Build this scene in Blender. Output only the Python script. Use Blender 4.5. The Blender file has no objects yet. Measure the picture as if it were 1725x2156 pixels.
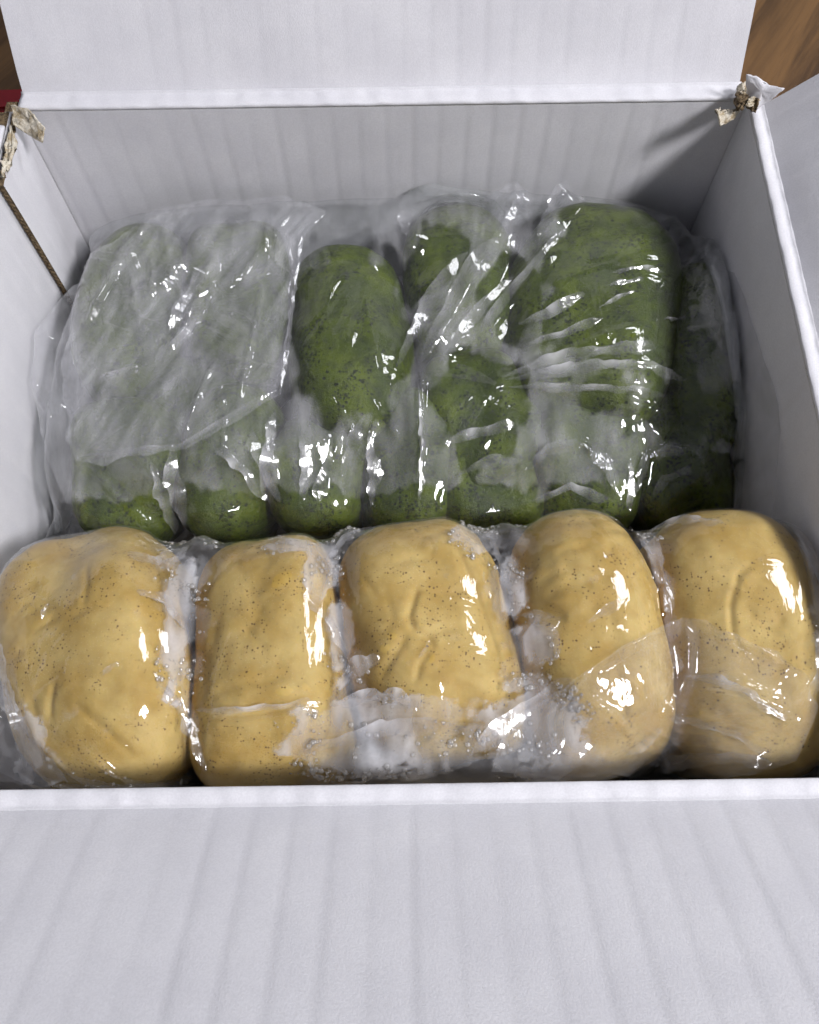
import bpy, bmesh, math, random
import numpy as np
from mathutils import Vector, Matrix

SC = bpy.context.scene
COL = SC.collection
RIM = 0.090                     # height of the box rim above the table
CAMZ = RIM + 0.200

# ------------------------------------------------------------------ camera
AX = Vector((0.9999, -0.0138, -0.0049)); AU = Vector((0.0146, 0.9236, 0.3832)); AF = Vector((0.0007, 0.3832, -0.9237))
cam_d = bpy.data.cameras.new('camera'); cam = bpy.data.objects.new('camera', cam_d); COL.objects.link(cam)
AF.normalize(); AX = AF.cross(AU).normalized(); AU = AX.cross(AF)
cam.matrix_world = Matrix(((AX.x, AU.x, -AF.x, 0), (AX.y, AU.y, -AF.y, 0), (AX.z, AU.z, -AF.z, CAMZ), (0, 0, 0, 1)))
cam_d.sensor_fit = 'HORIZONTAL'; cam_d.sensor_width = 9.8
cam_d.lens = 9.8 * 1814.4 / 1725.0
cam_d.clip_start = 0.005; cam_d.clip_end = 50
cam_d.dof.use_dof = True; cam_d.dof.focus_distance = 0.215; cam_d.dof.aperture_fstop = 26.0
SC.camera = cam

# ------------------------------------------------------------------ light
w = bpy.data.worlds.new('World'); SC.world = w; w.use_nodes = True
w.node_tree.nodes['Background'].inputs[0].default_value = (0.86, 0.88, 1.0, 1)
w.node_tree.nodes['Background'].inputs[1].default_value = 0.20

def area(name, loc, target, size, power, col):
    d = bpy.data.lights.new(name, 'AREA'); d.shape = 'SQUARE'; d.size = size; d.energy = power; d.color = col
    o = bpy.data.objects.new(name, d); COL.objects.link(o); o.location = loc
    o.rotation_euler = (Vector(target) - Vector(loc)).to_track_quat('-Z', 'Y').to_euler()
    return o
area('ceiling_lamp', (0.84, -0.33, 1.12), (0, 0.12, 0.05), 0.24, 21, (0.98, 0.965, 1.0))
area('ceiling_panel', (0.95, 0.66, 1.15), (0, 0.10, 0.05), 0.34, 8.0, (0.95, 0.96, 1.0))

SC.view_settings.view_transform = 'Standard'; SC.view_settings.look = 'None'
SC.view_settings.exposure = -0.13; SC.view_settings.gamma = 1.0
SC.cycles.use_denoising = True
SC.cycles.transparent_max_bounces = 32; SC.cycles.max_bounces = 6; SC.cycles.transmission_bounces = 4; SC.cycles.diffuse_bounces = 3; SC.cycles.glossy_bounces = 2
SC.cycles.use_adaptive_sampling = True; SC.cycles.adaptive_threshold = 0.04; SC.cycles.adaptive_min_samples = 12
SC.cycles.caustics_reflective = False; SC.cycles.caustics_refractive = False
SC.cycles.sample_clamp_indirect = 6

# ------------------------------------------------------------------ helpers
def at(px, py, z):
    """survey point: position of a spot seen in the 1725 px wide photograph, z metres above the rim"""
    d = AF + AX * ((px - 862.5) / 1814.4) - AU * ((py - 1078.0) / 1814.4)
    t = (z - 0.200) / d.z
    return np.array((d.x * t, d.y * t, RIM + z))

def tag(o, label=None, cat=None, group=None, kind=None):
    for k, v in (('label', label), ('category', cat), ('group', group), ('kind', kind)):
        if v: o[k] = v
    return o

def empty(name, loc):
    o = bpy.data.objects.new(name, None); COL.objects.link(o); o.location = loc; o.empty_display_size = 0.01
    return o

def mesh_obj(name, verts, faces, mats, parent=None, smooth=True, matidx=None):
    me = bpy.data.meshes.new(name)
    me.from_pydata([tuple(map(float, v)) for v in verts], [], [tuple(map(int, f)) for f in faces])
    for m in (mats if isinstance(mats, (list, tuple)) else [mats]): me.materials.append(m)
    if matidx is not None: me.polygons.foreach_set('material_index', np.asarray(matidx, dtype=np.int32))
    me.polygons.foreach_set('use_smooth', np.full(len(me.polygons), smooth))
    me.update()
    o = bpy.data.objects.new(name, me); COL.objects.link(o)
    if parent is not None:
        o.parent = parent; o.matrix_parent_inverse = Matrix.Translation(-Vector(parent.location))
    return o

def vnoise(p, seed):
    """smooth pseudo noise from sines, p (...,3) in units of about one wavelength"""
    r = np.random.RandomState(seed); out = np.zeros(p.shape[:-1])
    for k in range(7):
        d = r.normal(size=3); d *= (0.7 + 0.9 * r.rand()) / np.linalg.norm(d)
        out += np.sin(2 * np.pi * (p @ d) + r.rand() * 6.283 + 1.3 * np.sin(p @ r.normal(size=3) * 3))
    return out / 3.2

def seg_dist(P, pts):
    """distance and arc parameter (0..1) of 2d points P to a polyline"""
    pts = np.asarray(pts, float); L = np.linalg.norm(np.diff(pts, axis=0), axis=1); tot = L.sum(); acc = 0
    best = np.full(P.shape[0], 1e9); par = np.zeros(P.shape[0]); side = np.zeros(P.shape[0])
    for i in range(len(pts) - 1):
        a, b = pts[i], pts[i + 1]; ab = b - a
        t = np.clip(((P - a) @ ab) / (ab @ ab + 1e-12), 0, 1)
        c = a + t[:, None] * ab; dv = P - c; d = np.linalg.norm(dv, axis=1)
        m = d < best
        best[m] = d[m]; par[m] = (acc + t[m] * L[i]) / tot; side[m] = np.sign(ab[0] * dv[m, 1] - ab[1] * dv[m, 0])
        acc += L[i]
    return best, par, side

# ------------------------------------------------------------------ materials
class NT:
    def __init__(s, name):
        s.m = bpy.data.materials.new(name); s.m.use_nodes = True
        s.t = s.m.node_tree; s.t.nodes.clear(); s.out = s.n('ShaderNodeOutputMaterial')
    def n(s, typ, **kw):
        nd = s.t.nodes.new(typ)
        for k, v in kw.items():
            if k == 'ins':
                for kk, vv in v.items():
                    sock = nd.inputs[kk]
                    if hasattr(vv, 'is_output'): s.t.links.new(vv, sock)
                    else: sock.default_value = vv
            else: setattr(nd, k, v)
        return nd
    def math(s, op, a, b=0.0, c=0.0, clamp=False):
        nd = s.n('ShaderNodeMath', operation=op, use_clamp=clamp)
        for i, v in enumerate((a, b, c)):
            if hasattr(v, 'is_output'): s.t.links.new(v, nd.inputs[i])
            else: nd.inputs[i].default_value = v
        return nd.outputs[0]
    def ramp(s, fac, lo, hi, a=0.0, b=1.0):
        nd = s.n('ShaderNodeMapRange', interpolation_type='SMOOTHSTEP', ins={0: fac, 1: lo, 2: hi, 3: a, 4: b}); return nd.outputs[0]
    def noise(s, vec, scale, detail=4, rough=0.55, dist=0.0):
        return s.n('ShaderNodeTexNoise', ins={'Vector': vec, 'Scale': scale, 'Detail': detail, 'Roughness': rough, 'Distortion': dist}).outputs[0]
    def mixc(s, f, a, b):
        nd = s.n('ShaderNodeMix', data_type='RGBA')
        for i, v in ((0, f), (6, a), (7, b)):
            if hasattr(v, 'is_output'): s.t.links.new(v, nd.inputs[i])
            else: nd.inputs[i].default_value = v
        return nd.outputs[2]
    def pos(s, scale=None, rot=None):
        v = s.n('ShaderNodeTexCoord').outputs['Object']
        if scale or rot:
            v = s.n('ShaderNodeMapping', ins={'Vector': v, 'Scale': scale or (1, 1, 1), 'Rotation': rot or (0, 0, 0)}).outputs[0]
        return v
    def bump(s, h, strength, dist):
        return s.n('ShaderNodeBump', ins={'Height': h, 'Strength': strength, 'Distance': dist}).outputs[0]
    def link(s, a, b): s.t.links.new(a, b)

def mat_card():
    t = NT('white_cardboard'); v = t.pos()
    f = t.noise(v, 2200, 2); g = t.noise(v, 60, 4); sp = t.noise(t.pos((1, 1, .3)), 260, 5, .7)
    c = t.mixc(t.ramp(g, .3, .75), (.695, .69, .72, 1), (.755, .75, .775, 1))
    c = t.mixc(t.ramp(sp, .70, .80, 0, .35), c, (.55, .54, .56, 1))
    c = t.mixc(t.ramp(f, .35, .65, 0, .22), c, (.52, .515, .54, 1)); b = t.bump(t.math('ADD', f, t.math('MULTIPLY', g, 1.2)), .4, .00014)
    p = t.n('ShaderNodeBsdfPrincipled', ins={'Base Color': c, 'Roughness': .75, 'Specular IOR Level': .15, 'Normal': b})
    t.link(p.outputs[0], t.out.inputs[0]); return t.m
def mat_kraft():
    t = NT('kraft_fluting'); v = t.pos()
    g = t.noise(v, 900, 5, .7)
    c = t.mixc(t.ramp(g, .35, .7), (.055, .036, .018, 1), (.24, .17, .09, 1))
    p = t.n('ShaderNodeBsdfPrincipled', ins={'Base Color': c, 'Roughness': .9, 'Normal': t.bump(g, .8, .0005)})
    t.link(p.outputs[0], t.out.inputs[0]); return t.m
def mat_torn():
    t = NT('torn_paper'); v = t.pos()
    g = t.noise(v, 350, 6, .7); h = t.noise(v, 1600, 3)
    c = t.mixc(t.ramp(g, .38, .62), (.40, .32, .20, 1), (.72, .67, .56, 1))
    p = t.n('ShaderNodeBsdfPrincipled', ins={'Base Color': c, 'Roughness': .9, 'Normal': t.bump(t.math('ADD', g, h), .7, .0005)})
    t.link(p.outputs[0], t.out.inputs[0]); return t.m
def mat_wood():
    t = NT('oak_wood'); v = t.n('ShaderNodeMapping', ins={'Vector': t.pos(None, (0, 0, math.radians(32))), 'Scale': (1, .06, 1)}).outputs[0]
    a = t.noise(v, 70, 6, .65, .6); b = t.noise(v, 350, 4, .7); big = t.noise(v, 12, 3)
    c = t.mixc(t.ramp(a, .34, .64), (.035, .016, .006, 1), (.19, .098, .034, 1))
    c = t.mixc(t.ramp(b, .5, .72, 0, .6), c, (.09, .045, .017, 1))
    c = t.mixc(t.ramp(big, .35, .7, 0, .35), c, (.20, .11, .042, 1))
    p = t.n('ShaderNodeBsdfPrincipled', ins={'Base Color': c, 'Roughness': .42, 'Normal': t.bump(b, .3, .0004)})
    t.link(p.outputs[0], t.out.inputs[0]); return t.m
def mat_plain(name, col, rough):
    t = NT(name); g = t.noise(t.pos(), 300, 4)
    c = t.mixc(t.ramp(g, .3, .7), tuple(x * .85 for x in col) + (1,), tuple(col) + (1,))
    p = t.n('ShaderNodeBsdfPrincipled', ins={'Base Color': c, 'Roughness': rough, 'Normal': t.bump(g, .15, .0003)})
    t.link(p.outputs[0], t.out.inputs[0]); return t.m

def mat_cake(name, lo, hi, speck, speck_scale, speck_r, rough, bumpd, sss, mottled, sexp=1.5, wob=.3):
    t = NT(name); v = t.pos()
    n1 = t.noise(v, 70, 3); n2 = t.noise(v, 900, 4, .65); n3 = t.noise(v, 240, 5, .65)
    c = t.mixc(t.ramp(n1, .3, .7), lo + (1,), hi + (1,))
    c = t.mixc(t.ramp(n3, .42, .68, 0, mottled), c, tuple(x * .40 for x in lo) + (1,))
    wv = t.n('ShaderNodeVectorMath', operation='ADD', ins={0: v, 1: t.n('ShaderNodeVectorMath', operation='SCALE', ins={0: t.n('ShaderNodeTexNoise', ins={'Vector': v, 'Scale': speck_scale * 1.3, 'Detail': 2.0}).outputs[1], 'Scale': wob / speck_scale}).outputs[0]}).outputs[0]
    vo = t.n('ShaderNodeTexVoronoi', ins={'Vector': wv, 'Scale': speck_scale, 'Randomness': 1.0})
    rnd = t.n('ShaderNodeSeparateColor', ins={0: vo.outputs['Color']})
    r = t.math('MULTIPLY', t.math('POWER', rnd.outputs[0], sexp), t.math('MULTIPLY', t.ramp(t.noise(v, 110, 2), .36, .62, .25, 1.25), speck_r))
    d = t.math('SUBTRACT', r, vo.outputs['Distance'])
    vo2 = t.n('ShaderNodeTexVoronoi', ins={'Vector': v, 'Scale': speck_scale * .42, 'Randomness': 1.0})
    rnd2 = t.n('ShaderNodeSeparateColor', ins={0: vo2.outputs['Color']})
    d2 = t.math('SUBTRACT', t.math('MULTIPLY', t.math('POWER', rnd2.outputs[1], 6.0), speck_r * .55), vo2.outputs['Distance'])
    s = t.math('MAXIMUM', t.ramp(d, 0, .05), t.ramp(d2, 0, .05))
    c = t.mixc(t.math('MULTIPLY', s, .85), c, speck + (1,))
    h = t.math('ADD', t.math('MULTIPLY', n3, 1.0), t.math('MULTIPLY', n2, .5))
    p = t.n('ShaderNodeBsdfPrincipled', ins={'Base Color': c, 'Roughness': rough, 'Specular IOR Level': .25,
            'Subsurface Weight': sss, 'Subsurface Radius': (.004, .0022, .0008), 'Subsurface Scale': .6,
            'Normal': t.bump(h, .6, bumpd)})
    t.link(p.outputs[0], t.out.inputs[0]); return t.m

def mat_film(name, haze, fog, crinkle, rough, tint, soft=.12):
    """thin clear plastic film; 'fog' vertex attribute = air gap under the film, where it is misted"""
    t = NT(name); v = t.pos()
    gap = t.n('ShaderNodeAttribute', attribute_name='gap').outputs['Fac']      # millimetres
    mist = t.n('ShaderNodeAttribute', attribute_name='mist').outputs['Fac']
    r1 = t.noise(v, 170, 4, .72); r2 = t.noise(v, 1100, 1, .6)
    edge = t.math('ADD', gap, t.math('MULTIPLY', t.math('SUBTRACT', r1, .5), 2.0))
    m = t.ramp(edge, .80, .80 + soft)
    far = t.ramp(gap, 3.0, 14.0, 1.0, .55)
    grain = t.math('MULTIPLY', t.ramp(r2, .3, .7, .92, 1.0), t.ramp(t.noise(t.pos((1, .3, 1), (0, 0, -.6)), 120, 2, .6), .3, .68, .35, 1.0))
    fg = t.math('MULTIPLY', t.math('MULTIPLY', m, far), t.math('MULTIPLY', grain, mist))
    hz = t.math('ADD', t.math('MULTIPLY', fg, fog), t.math('MULTIPLY', t.ramp(r1, .3, .7, .8, 1.25), haze), clamp=True)
    # fine crinkles
    n3 = t.noise(t.pos((1, .35, 1), (0, 0, .5)), 330, 2, .6)
    h = t.math('ADD', t.math('MULTIPLY', t.math('ABSOLUTE', t.math('SUBTRACT', n3, .5)), 1.1), t.math('MULTIPLY', r2, .05))
    nb = t.bump(h, crinkle, .0016)
    facing = t.n('ShaderNodeLayerWeight', ins={'Blend': .5, 'Normal': nb}).outputs['Facing']
    fr = t.math('ADD', t.math('MULTIPLY', t.math('POWER', facing, 3.5), .75), .042, clamp=True)
    tr = t.n('ShaderNodeBsdfTransparent', ins={'Color': tint + (1,)})
    gl = t.n('ShaderNodeBsdfGlossy', ins={'Color': (1, 1, 1, 1), 'Roughness': rough, 'Normal': nb})
    di = t.n('ShaderNodeBsdfDiffuse', ins={'Color': (.90, .90, .93, 1), 'Normal': nb})
    tl = t.n('ShaderNodeBsdfTranslucent', ins={'Color': (.90, .90, .93, 1), 'Normal': nb})
    dt = t.n('ShaderNodeMixShader', ins={0: .18, 1: di.outputs[0], 2: tl.outputs[0]})
    a = t.n('ShaderNodeMixShader', ins={0: hz, 1: tr.outputs[0], 2: dt.outputs[0]})
    b = t.n('ShaderNodeMixShader', ins={0: fr, 1: a.outputs[0], 2: gl.outputs[0]})
    t.link(b.outputs[0], t.out.inputs[0]); return t.m
def mat_water():
    t = NT('water_bead')
    fc = t.n('ShaderNodeLayerWeight', ins={'Blend': .5}).outputs['Facing']
    fr = t.math('ADD', t.math('MULTIPLY', t.math('POWER', fc, 2.5), .7), .10, clamp=True)
    tr = t.n('ShaderNodeBsdfTransparent', ins={'Color': t.mixc(t.ramp(fc, .25, .75), (.97, .97, .97, 1), (.72, .70, .67, 1))})  # rim tint imitates the dark ring that refraction gives a drop
    gl = t.n('ShaderNodeBsdfGlossy', ins={'Color': (1, 1, 1, 1), 'Roughness': .16})
    df = t.n('ShaderNodeBsdfDiffuse', ins={'Color': (.95, .95, .95, 1)})
    t2 = t.n('ShaderNodeMixShader', ins={0: .10, 1: tr.outputs[0], 2: df.outputs[0]})  # white share painted in for the beads' bright sparkle
    m = t.n('ShaderNodeMixShader', ins={0: fr, 1: t2.outputs[0], 2: gl.outputs[0]})
    t.link(m.outputs[0], t.out.inputs[0]); return t.m

M_CARD = mat_card(); M_KRAFT = mat_kraft(); M_TORN = mat_torn(); M_WOOD = mat_wood()
M_YEL = mat_cake('pumpkin_dough', (.45, .288, .062), (.61, .445, .155), (.09, .04, .012), 1500, .40, .60, .00030, .12, .13, 2.0)
M_GRN = mat_cake('mugwort_dough', (.038, .060, .002), (.095, .128, .003), (.003, .007, .001), 1150, .62, .33, .0014, 0, .58, 1.3, 1.6)
M_FILMY = mat_film('clear_film_front', .02, .50, .07, .05, (.985, .985, .985), 1.1)
M_FILMG = mat_film('clear_film_rear', .03, .24, .07, .05, (.97, .98, .98), 1.8)
M_FLAP = mat_film('loose_film', .05, .22, .10, .07, (.97, .97, .98))
M_FLAPY = mat_film('loose_film_front', .09, .0, .08, .06, (.98, .98, .98))
M_STREAK = mat_film('painted_streak_film', .02, .66, .08, .12, (.97, .97, .98)); M_HEM = mat_film('film_hem', .06, .30, .08, .08, (.97, .97, .98)); M_WATER = mat_water(); M_PLEAT = mat_film('folded_film_facet', .03, .26, .12, .10, (.97, .97, .98))  # streak film: extra white haze painted in as bright highlights on folds

# ------------------------------------------------------------------ setting
def grid_plane(name, x0, x1, y0, y1, z, mat):
    o = mesh_obj(name, [(x0, y0, z), (x1, y0, z), (x1, y1, z), (x0, y1, z)], [(0, 1, 2, 3)], mat, smooth=False)
    o['kind'] = 'structure'; return o
grid_plane('table', -.9, .9, -.7, 1.1, 0, M_WOOD)

# ------------------------------------------------------------------ cardboard box
X0, X1, Y0, Y1 = -.1210, .1080, .0176, .2216
T = .0042; PITCH = .0086
XL = X0 - .0026            # the left wall stands behind the glued tab
BOX = empty('cardboard_box', ((X0 + X1) / 2, (Y0 + Y1) / 2, 0))
tag(BOX, 'open white corrugated cardboard box holding two plastic bags of rice cakes', 'box')

def panel(name, O, U, V, N, Lu, Lv, parent=BOX, amp=.00007, seed=0, warp=.0006, rag=0.0, nv=14, T=T):
    """corrugated board: U across the flutes, V along them, N the side with the inner face"""
    O, U, V, N = (np.array(a, float) for a in (O, U, V, N))
    nu = max(8, int(Lu / PITCH * 10))
    u = np.linspace(0, Lu, nu + 1); v = np.linspace(0, Lv, nv + 1)
    uu, vv = np.meshgrid(u, v, indexing='ij')
    r = np.random.RandomState(seed + 11)
    ph = np.cumsum(r.normal(0, .05, nu + 1)); fl = r.uniform(.35, 1.5, int(Lu / PITCH) + 3); am = np.interp(u / PITCH, np.arange(len(fl)), fl) + r.normal(0, .05, nu + 1)
    P3 = np.stack([uu * 6, vv * 6, uu * 0 + seed], -1)
    ease = np.clip(np.minimum(vv, Lv - vv) / .006, 0, 1)
    hgt = amp * ((am * (np.sin(2 * np.pi * u / PITCH + ph) + .38 * np.sin(4 * np.pi * u / PITCH + 2 * ph + .9) + .22 * np.sin(6 * np.pi * u / PITCH + 3 * ph + 1.4)))[:, None]) * (.35 + .65 * ease) + warp * vnoise(P3, seed + 3) * ease
    vs = vv + rag * r.normal(0, 1, (nu + 1, 1)) * (vv == Lv)
    base = O + uu[..., None] * U + vs[..., None] * V
    f_in = base + hgt[..., None] * N; f_out = base - (T - hgt * .6)[..., None] * N
    nn = (nu + 1) * (nv + 1); verts = np.concatenate([f_in.reshape(-1, 3), f_out.reshape(-1, 3)] * 2)
    idx = np.arange(nn).reshape(nu + 1, nv + 1); faces = []; mi = []
    cr = np.dot(np.cross(U, V), N) > 0
    a, b, c, d = idx[:-1, :-1].ravel(), idx[1:, :-1].ravel(), idx[1:, 1:].ravel(), idx[:-1, 1:].ravel()
    q = np.stack([a, b, c, d], 1) if cr else np.stack([d, c, b, a], 1)
    faces += q.tolist() + (q[:, ::-1] + nn).tolist(); mi += [0] * (2 * len(q))
    def edge(line):
        for i in range(len(line) - 1):
            faces.append((line[i] + 2 * nn, line[i + 1] + 2 * nn, line[i + 1] + 3 * nn, line[i] + 3 * nn)); mi.append(1)
    edge(idx[:, 0]); edge(idx[::-1, -1]); edge(idx[0, ::-1]); edge(idx[-1, :])
    used = np.unique(np.concatenate([np.asarray(f) for f in faces])); remap = np.zeros(len(verts), int); remap[used] = np.arange(len(used))
    o = mesh_obj(name, verts[used], [tuple(remap[list(f)]) for f in faces], [M_CARD, M_KRAFT], parent, True, mi)
    o.data.polygons.foreach_set('use_smooth', np.array([m == 0 for m in mi])); return o

def crease(name, A, B, out, up_angle, seed, ws=1.0):
    """scored fold between a wall's rim (line A-B) and its flap: rounded strip with paper wrinkles; returns flap start"""
    A, B, out = (np.array(a, float) for a in (A, B, out)); Z = np.array((0, 0, 1.))
    L = np.linalg.norm(B - A); D = (B - A) / L; nu = int(L / .0012); prof = []
    ca, sa = math.cos(up_angle), math.sin(up_angle)
    w = .0040
    pts = [(0, -.0012), (.0000, -.0002), (.0003, .0001), (.0012, .0002), (.0024, .0001), (.0034, -.0001), (w, -.0001)]
    pts = [(o_ * ws, z_) for o_, z_ in pts]; w = w * ws
    end = pts[-1]
    pts += [(end[0] + .0006 * ca, end[1] + .0006 * sa)]
    r = np.random.RandomState(seed); verts = []; m = len(pts)
    u = np.linspace(0, L, nu + 1)
    n1 = vnoise(np.stack([u * 60, u * 0, u * 0 + seed], -1), seed) * .00018
    for i in range(nu + 1):
        for k, (o_, z_) in enumerate(pts):
            j = 0 if k in (0, m - 1) else -abs(r.normal(0, .00022)) if k == m - 3 else (n1[i] + r.normal(0, .00005)) * (.4 if k < 2 else 1)
            fl = 0.00010 * math.sin(2 * math.pi * u[i] / PITCH) if 0 < k < m - 1 else 0
            verts.append(A + D * u[i] + out * (o_ + (j if k > 3 else 0)) + Z * (z_ + j + fl))
    nin = len(verts)
    for i in range(nu + 1):
        for (o_, z_) in ((0.0, -.0012), (w, -.0030)): verts.append(A + D * u[i] + out * (o_ + .0004 * (z_ == -.0012)) + Z * (z_ - .0006))
    faces = []
    for i in range(nu):
        for k in range(m - 1):
            a = i * m + k; faces.append((a, a + 1, a + m + 1, a + m))
    if np.dot(np.cross(out, D), Z) < 0: faces = [f[::-1] for f in faces]
    o = mesh_obj(name, verts[:nin], faces, [M_CARD], BOX)
    md = o.modifiers.new('thick', 'SOLIDIFY'); md.thickness = .0008; md.offset = -1
    return A + out * pts[-1][0] + Z * pts[-1][1]

zf = .005
Xv, Yv, Zv = np.eye(3)
panel('bottom', (XL - T, Y0 - T, zf), Yv, Xv, Zv, Y1 - Y0 + 2 * T, X1 - XL + 2 * T, seed=1)
panel('back_wall', (X0 - T, Y1, zf + .0005), Xv, Zv, -Yv, X1 - X0 + 2 * T, RIM - zf - .0017, seed=2, amp=.00006, warp=.0001)
panel('front_wall', (XL - T, Y0, zf + .0005), Xv, Zv, Yv, X1 - XL + 2 * T, RIM - zf - .0017, seed=3, warp=.0001)
panel('left_wall', (XL, Y0 + .0002, zf + .0005), Yv, Zv, Xv, Y1 - Y0 - .0004, RIM - zf - .0017, seed=4, warp=.0001)
panel('right_wall', (X1, Y0 + .0002, zf + .0005), Yv, Zv, -Xv, Y1 - Y0 - .0004, RIM - zf - .0017, seed=5, warp=.0001)
# glued tab on the left wall at the rear corner, with its cut edge showing the fluting
ytab = at(5, 380, 0)[1]
panel('glue_tab', (X0, ytab, zf + .0008), Yv, Zv, Xv, Y1 - ytab - .0004, RIM - zf - .003, seed=6, warp=.0002, rag=.0004, T=.0020)
fv = []; ff = []
for i in range(161):
    zz_ = zf + .001 + (RIM - zf - .004) * i / 160; ox = X0 - .0010 + .0006 * math.sin(i * 1.57)
    fv += [(ox - .00025, ytab - .0004, zz_), (ox + .00025, ytab - .0004, zz_), (ox + .00025, ytab + .0005, zz_), (ox - .00025, ytab + .0005, zz_)]
    if i: a_ = 4 * i; ff += [(a_ - 4, a_ - 3, a_ + 1, a_), (a_ - 3, a_ - 2, a_ + 2, a_ + 1), (a_ - 1, a_ - 4, a_, a_ + 3)]
mesh_obj('fluting', fv, ff, M_KRAFT, BOX, smooth=False)
# flaps
ang = math.radians
def flap(cname, fname, A, B, out, deg, length, seed, amp=.00013, inset=(0, 0)):
    A = np.array(A, float); B = np.array(B, float); out = np.array(out, float)
    S = crease(cname, A, B, out, ang(deg), seed, 1.55 if cname == 'rear_fold' else 1.0)
    V = out * math.cos(ang(deg)) + Zv * math.sin(ang(deg)); N = -out * math.sin(ang(deg)) + Zv * math.cos(ang(deg))
    D = (B - A) / np.linalg.norm(B - A)
    panel(fname, S + D * inset[0], D, V, N, np.linalg.norm(B - A) - inset[0] - inset[1], length, seed=seed + 20, amp=amp, warp=.0008, nv=20)
flap('rear_fold', 'rear_flap', (X0 + .0005, Y1, RIM), (X1 - .001, Y1, RIM), Yv, 60, .11, 31, amp=.00004, inset=(.0006, .0006))
flap('front_fold', 'front_flap', (XL - T, Y0, RIM), (X1 + T, Y0, RIM), -Yv, 42, .10, 32, amp=.00006)
flap('right_fold', 'right_flap', (X1, Y0 + .004, RIM), (X1, Y1 - .002, RIM), Xv, 42, .085, 33, amp=.00005, inset=(0, .001))
flap('left_fold', 'left_flap', (XL, Y0 + .004, RIM), (XL, Y1 - .007, RIM), -Xv, 25, .085, 34)

def torn_sheet(name, pts, mat, thick=.0008, seed=0, rough=.0006, parent=BOX, n=26):
    """ragged scrap of paper board: a fan of rings from a 3d outline, with torn edge and curled surface"""
    r = np.random.RandomState(seed); pts = np.array(pts, float); c = pts.mean(0)
    k = len(pts); per = []
    for i in range(k):
        a, b = pts[i], pts[(i + 1) % k]
        for s in np.linspace(0, 1, n // k + 2)[:-1]: per.append(a + (b - a) * s)
    per = np.array(per); m = len(per)
    nrm = np.cross(pts[1] - pts[0], pts[2] - pts[0]); nrm /= np.linalg.norm(nrm)
    verts = []; R = [1.0, .93, .8, .6, .35]
    for ri, s in enumerate(R):
        for p in per:
            q = c + (p - c) * s * (1 + (r.normal(0, .035) if ri < 2 else 0))
            verts.append(q + nrm * r.normal(0, rough * (1 if s < .95 else .5)))
    verts.append(c + nrm * rough)
    faces = []
    for ri in range(len(R) - 1):
        for i in range(m):
            a = ri * m + i; b = ri * m + (i + 1) % m; faces.append((a, b, b + m, a + m))
    l = (len(R) - 1) * m
    for i in range(m): faces.append((l + i, l + (i + 1) % m, len(verts) - 1))
    o = mesh_obj(name, verts, faces, mat, parent, smooth=True)
    md = o.modifiers.new('thick', 'SOLIDIFY'); md.thickness = thick; md.offset = 0
    return o
# torn scraps at the rear corners
b1, b2 = at(28, 228, .001), at(60, 240, .0035)
torn_sheet('torn_scrap', [at(24, 222, .003), at(58, 228, .004), at(70, 240, .004), at(93, 268, .002), at(90, 300, -.001), at(66, 287, -.002), at(28, 262, .001)], M_TORN, .0004, 5, .0004)
torn_sheet('torn_scrap', [at(24, 262, -.001), at(34, 300, -.001), at(22, 345, -.0015), at(8, 378, -.003), at(3, 372, -.001), at(10, 320, .000)], M_TORN, .0009, 6, .0004)
torn_sheet('torn_scrap', [at(1508, 230, .004), at(1535, 233, .003), at(1560, 228, .001), at(1548, 248, -.001), at(1518, 264, .001)], M_TORN, .0005, 7, .0004)
for k in range(7):           # crumpled torn fluting lump
    r = random.Random(k)
    cx, cy = 1572 + r.uniform(-18, 18), 206 + r.uniform(-20, 16)
    pts = []
    for i in range(5):
        a = i * 2 * math.pi / 5 + r.uniform(-.4, .4); rr = r.uniform(9, 17)
        pts.append(at(cx + rr * math.cos(a), cy + rr * math.sin(a), .003 + r.uniform(-.002, .0035)))
    torn_sheet('torn_fluting', pts, M_KRAFT if k % 4 else M_TORN, .0007, 40 + k, .0005)
# paper web still joining rear and right flaps
torn_sheet('corner_web', [at(1570, 196, .004), at(1573, 158, .011), at(1592, 160, .011), at(1622, 180, .008), at(1652, 186, .009), at(1632, 204, .006), at(1610, 218, .003), at(1592, 230, .0015)], M_CARD, .0005, 55, .00012)

# ------------------------------------------------------------------ red thing on the table, mostly out of view
def bevel_box(name, c, s, rz, mat, bev=.003, parent=None):
    bm = bmesh.new(); bmesh.ops.create_cube(bm, size=1)
    bmesh.ops.scale(bm, vec=s, verts=bm.verts)
    bmesh.ops.bevel(bm, geom=bm.edges[:], offset=bev, segments=3, affect='EDGES')
    me = bpy.data.meshes.new(name); bm.to_mesh(me); bm.free(); me.materials.append(mat)
    o = bpy.data.objects.new(name, me); COL.objects.link(o)
    o.location = c; o.rotation_euler.z = rz
    if parent is not None: o.parent = parent; o.matrix_parent_inverse = Matrix.Translation(-Vector(parent.location))
    return o
pr = at(8, 206, -RIM + .012)
rb = bevel_box('red_case', (pr[0] - .045, pr[1] - .001, .007), (.125, .014, .010), .02, mat_plain('red_plastic', (.30, .012, .02), .45), .002)
tag(rb, 'dark red bar lying on the wooden table behind the left corner of the box', 'case')

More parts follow.
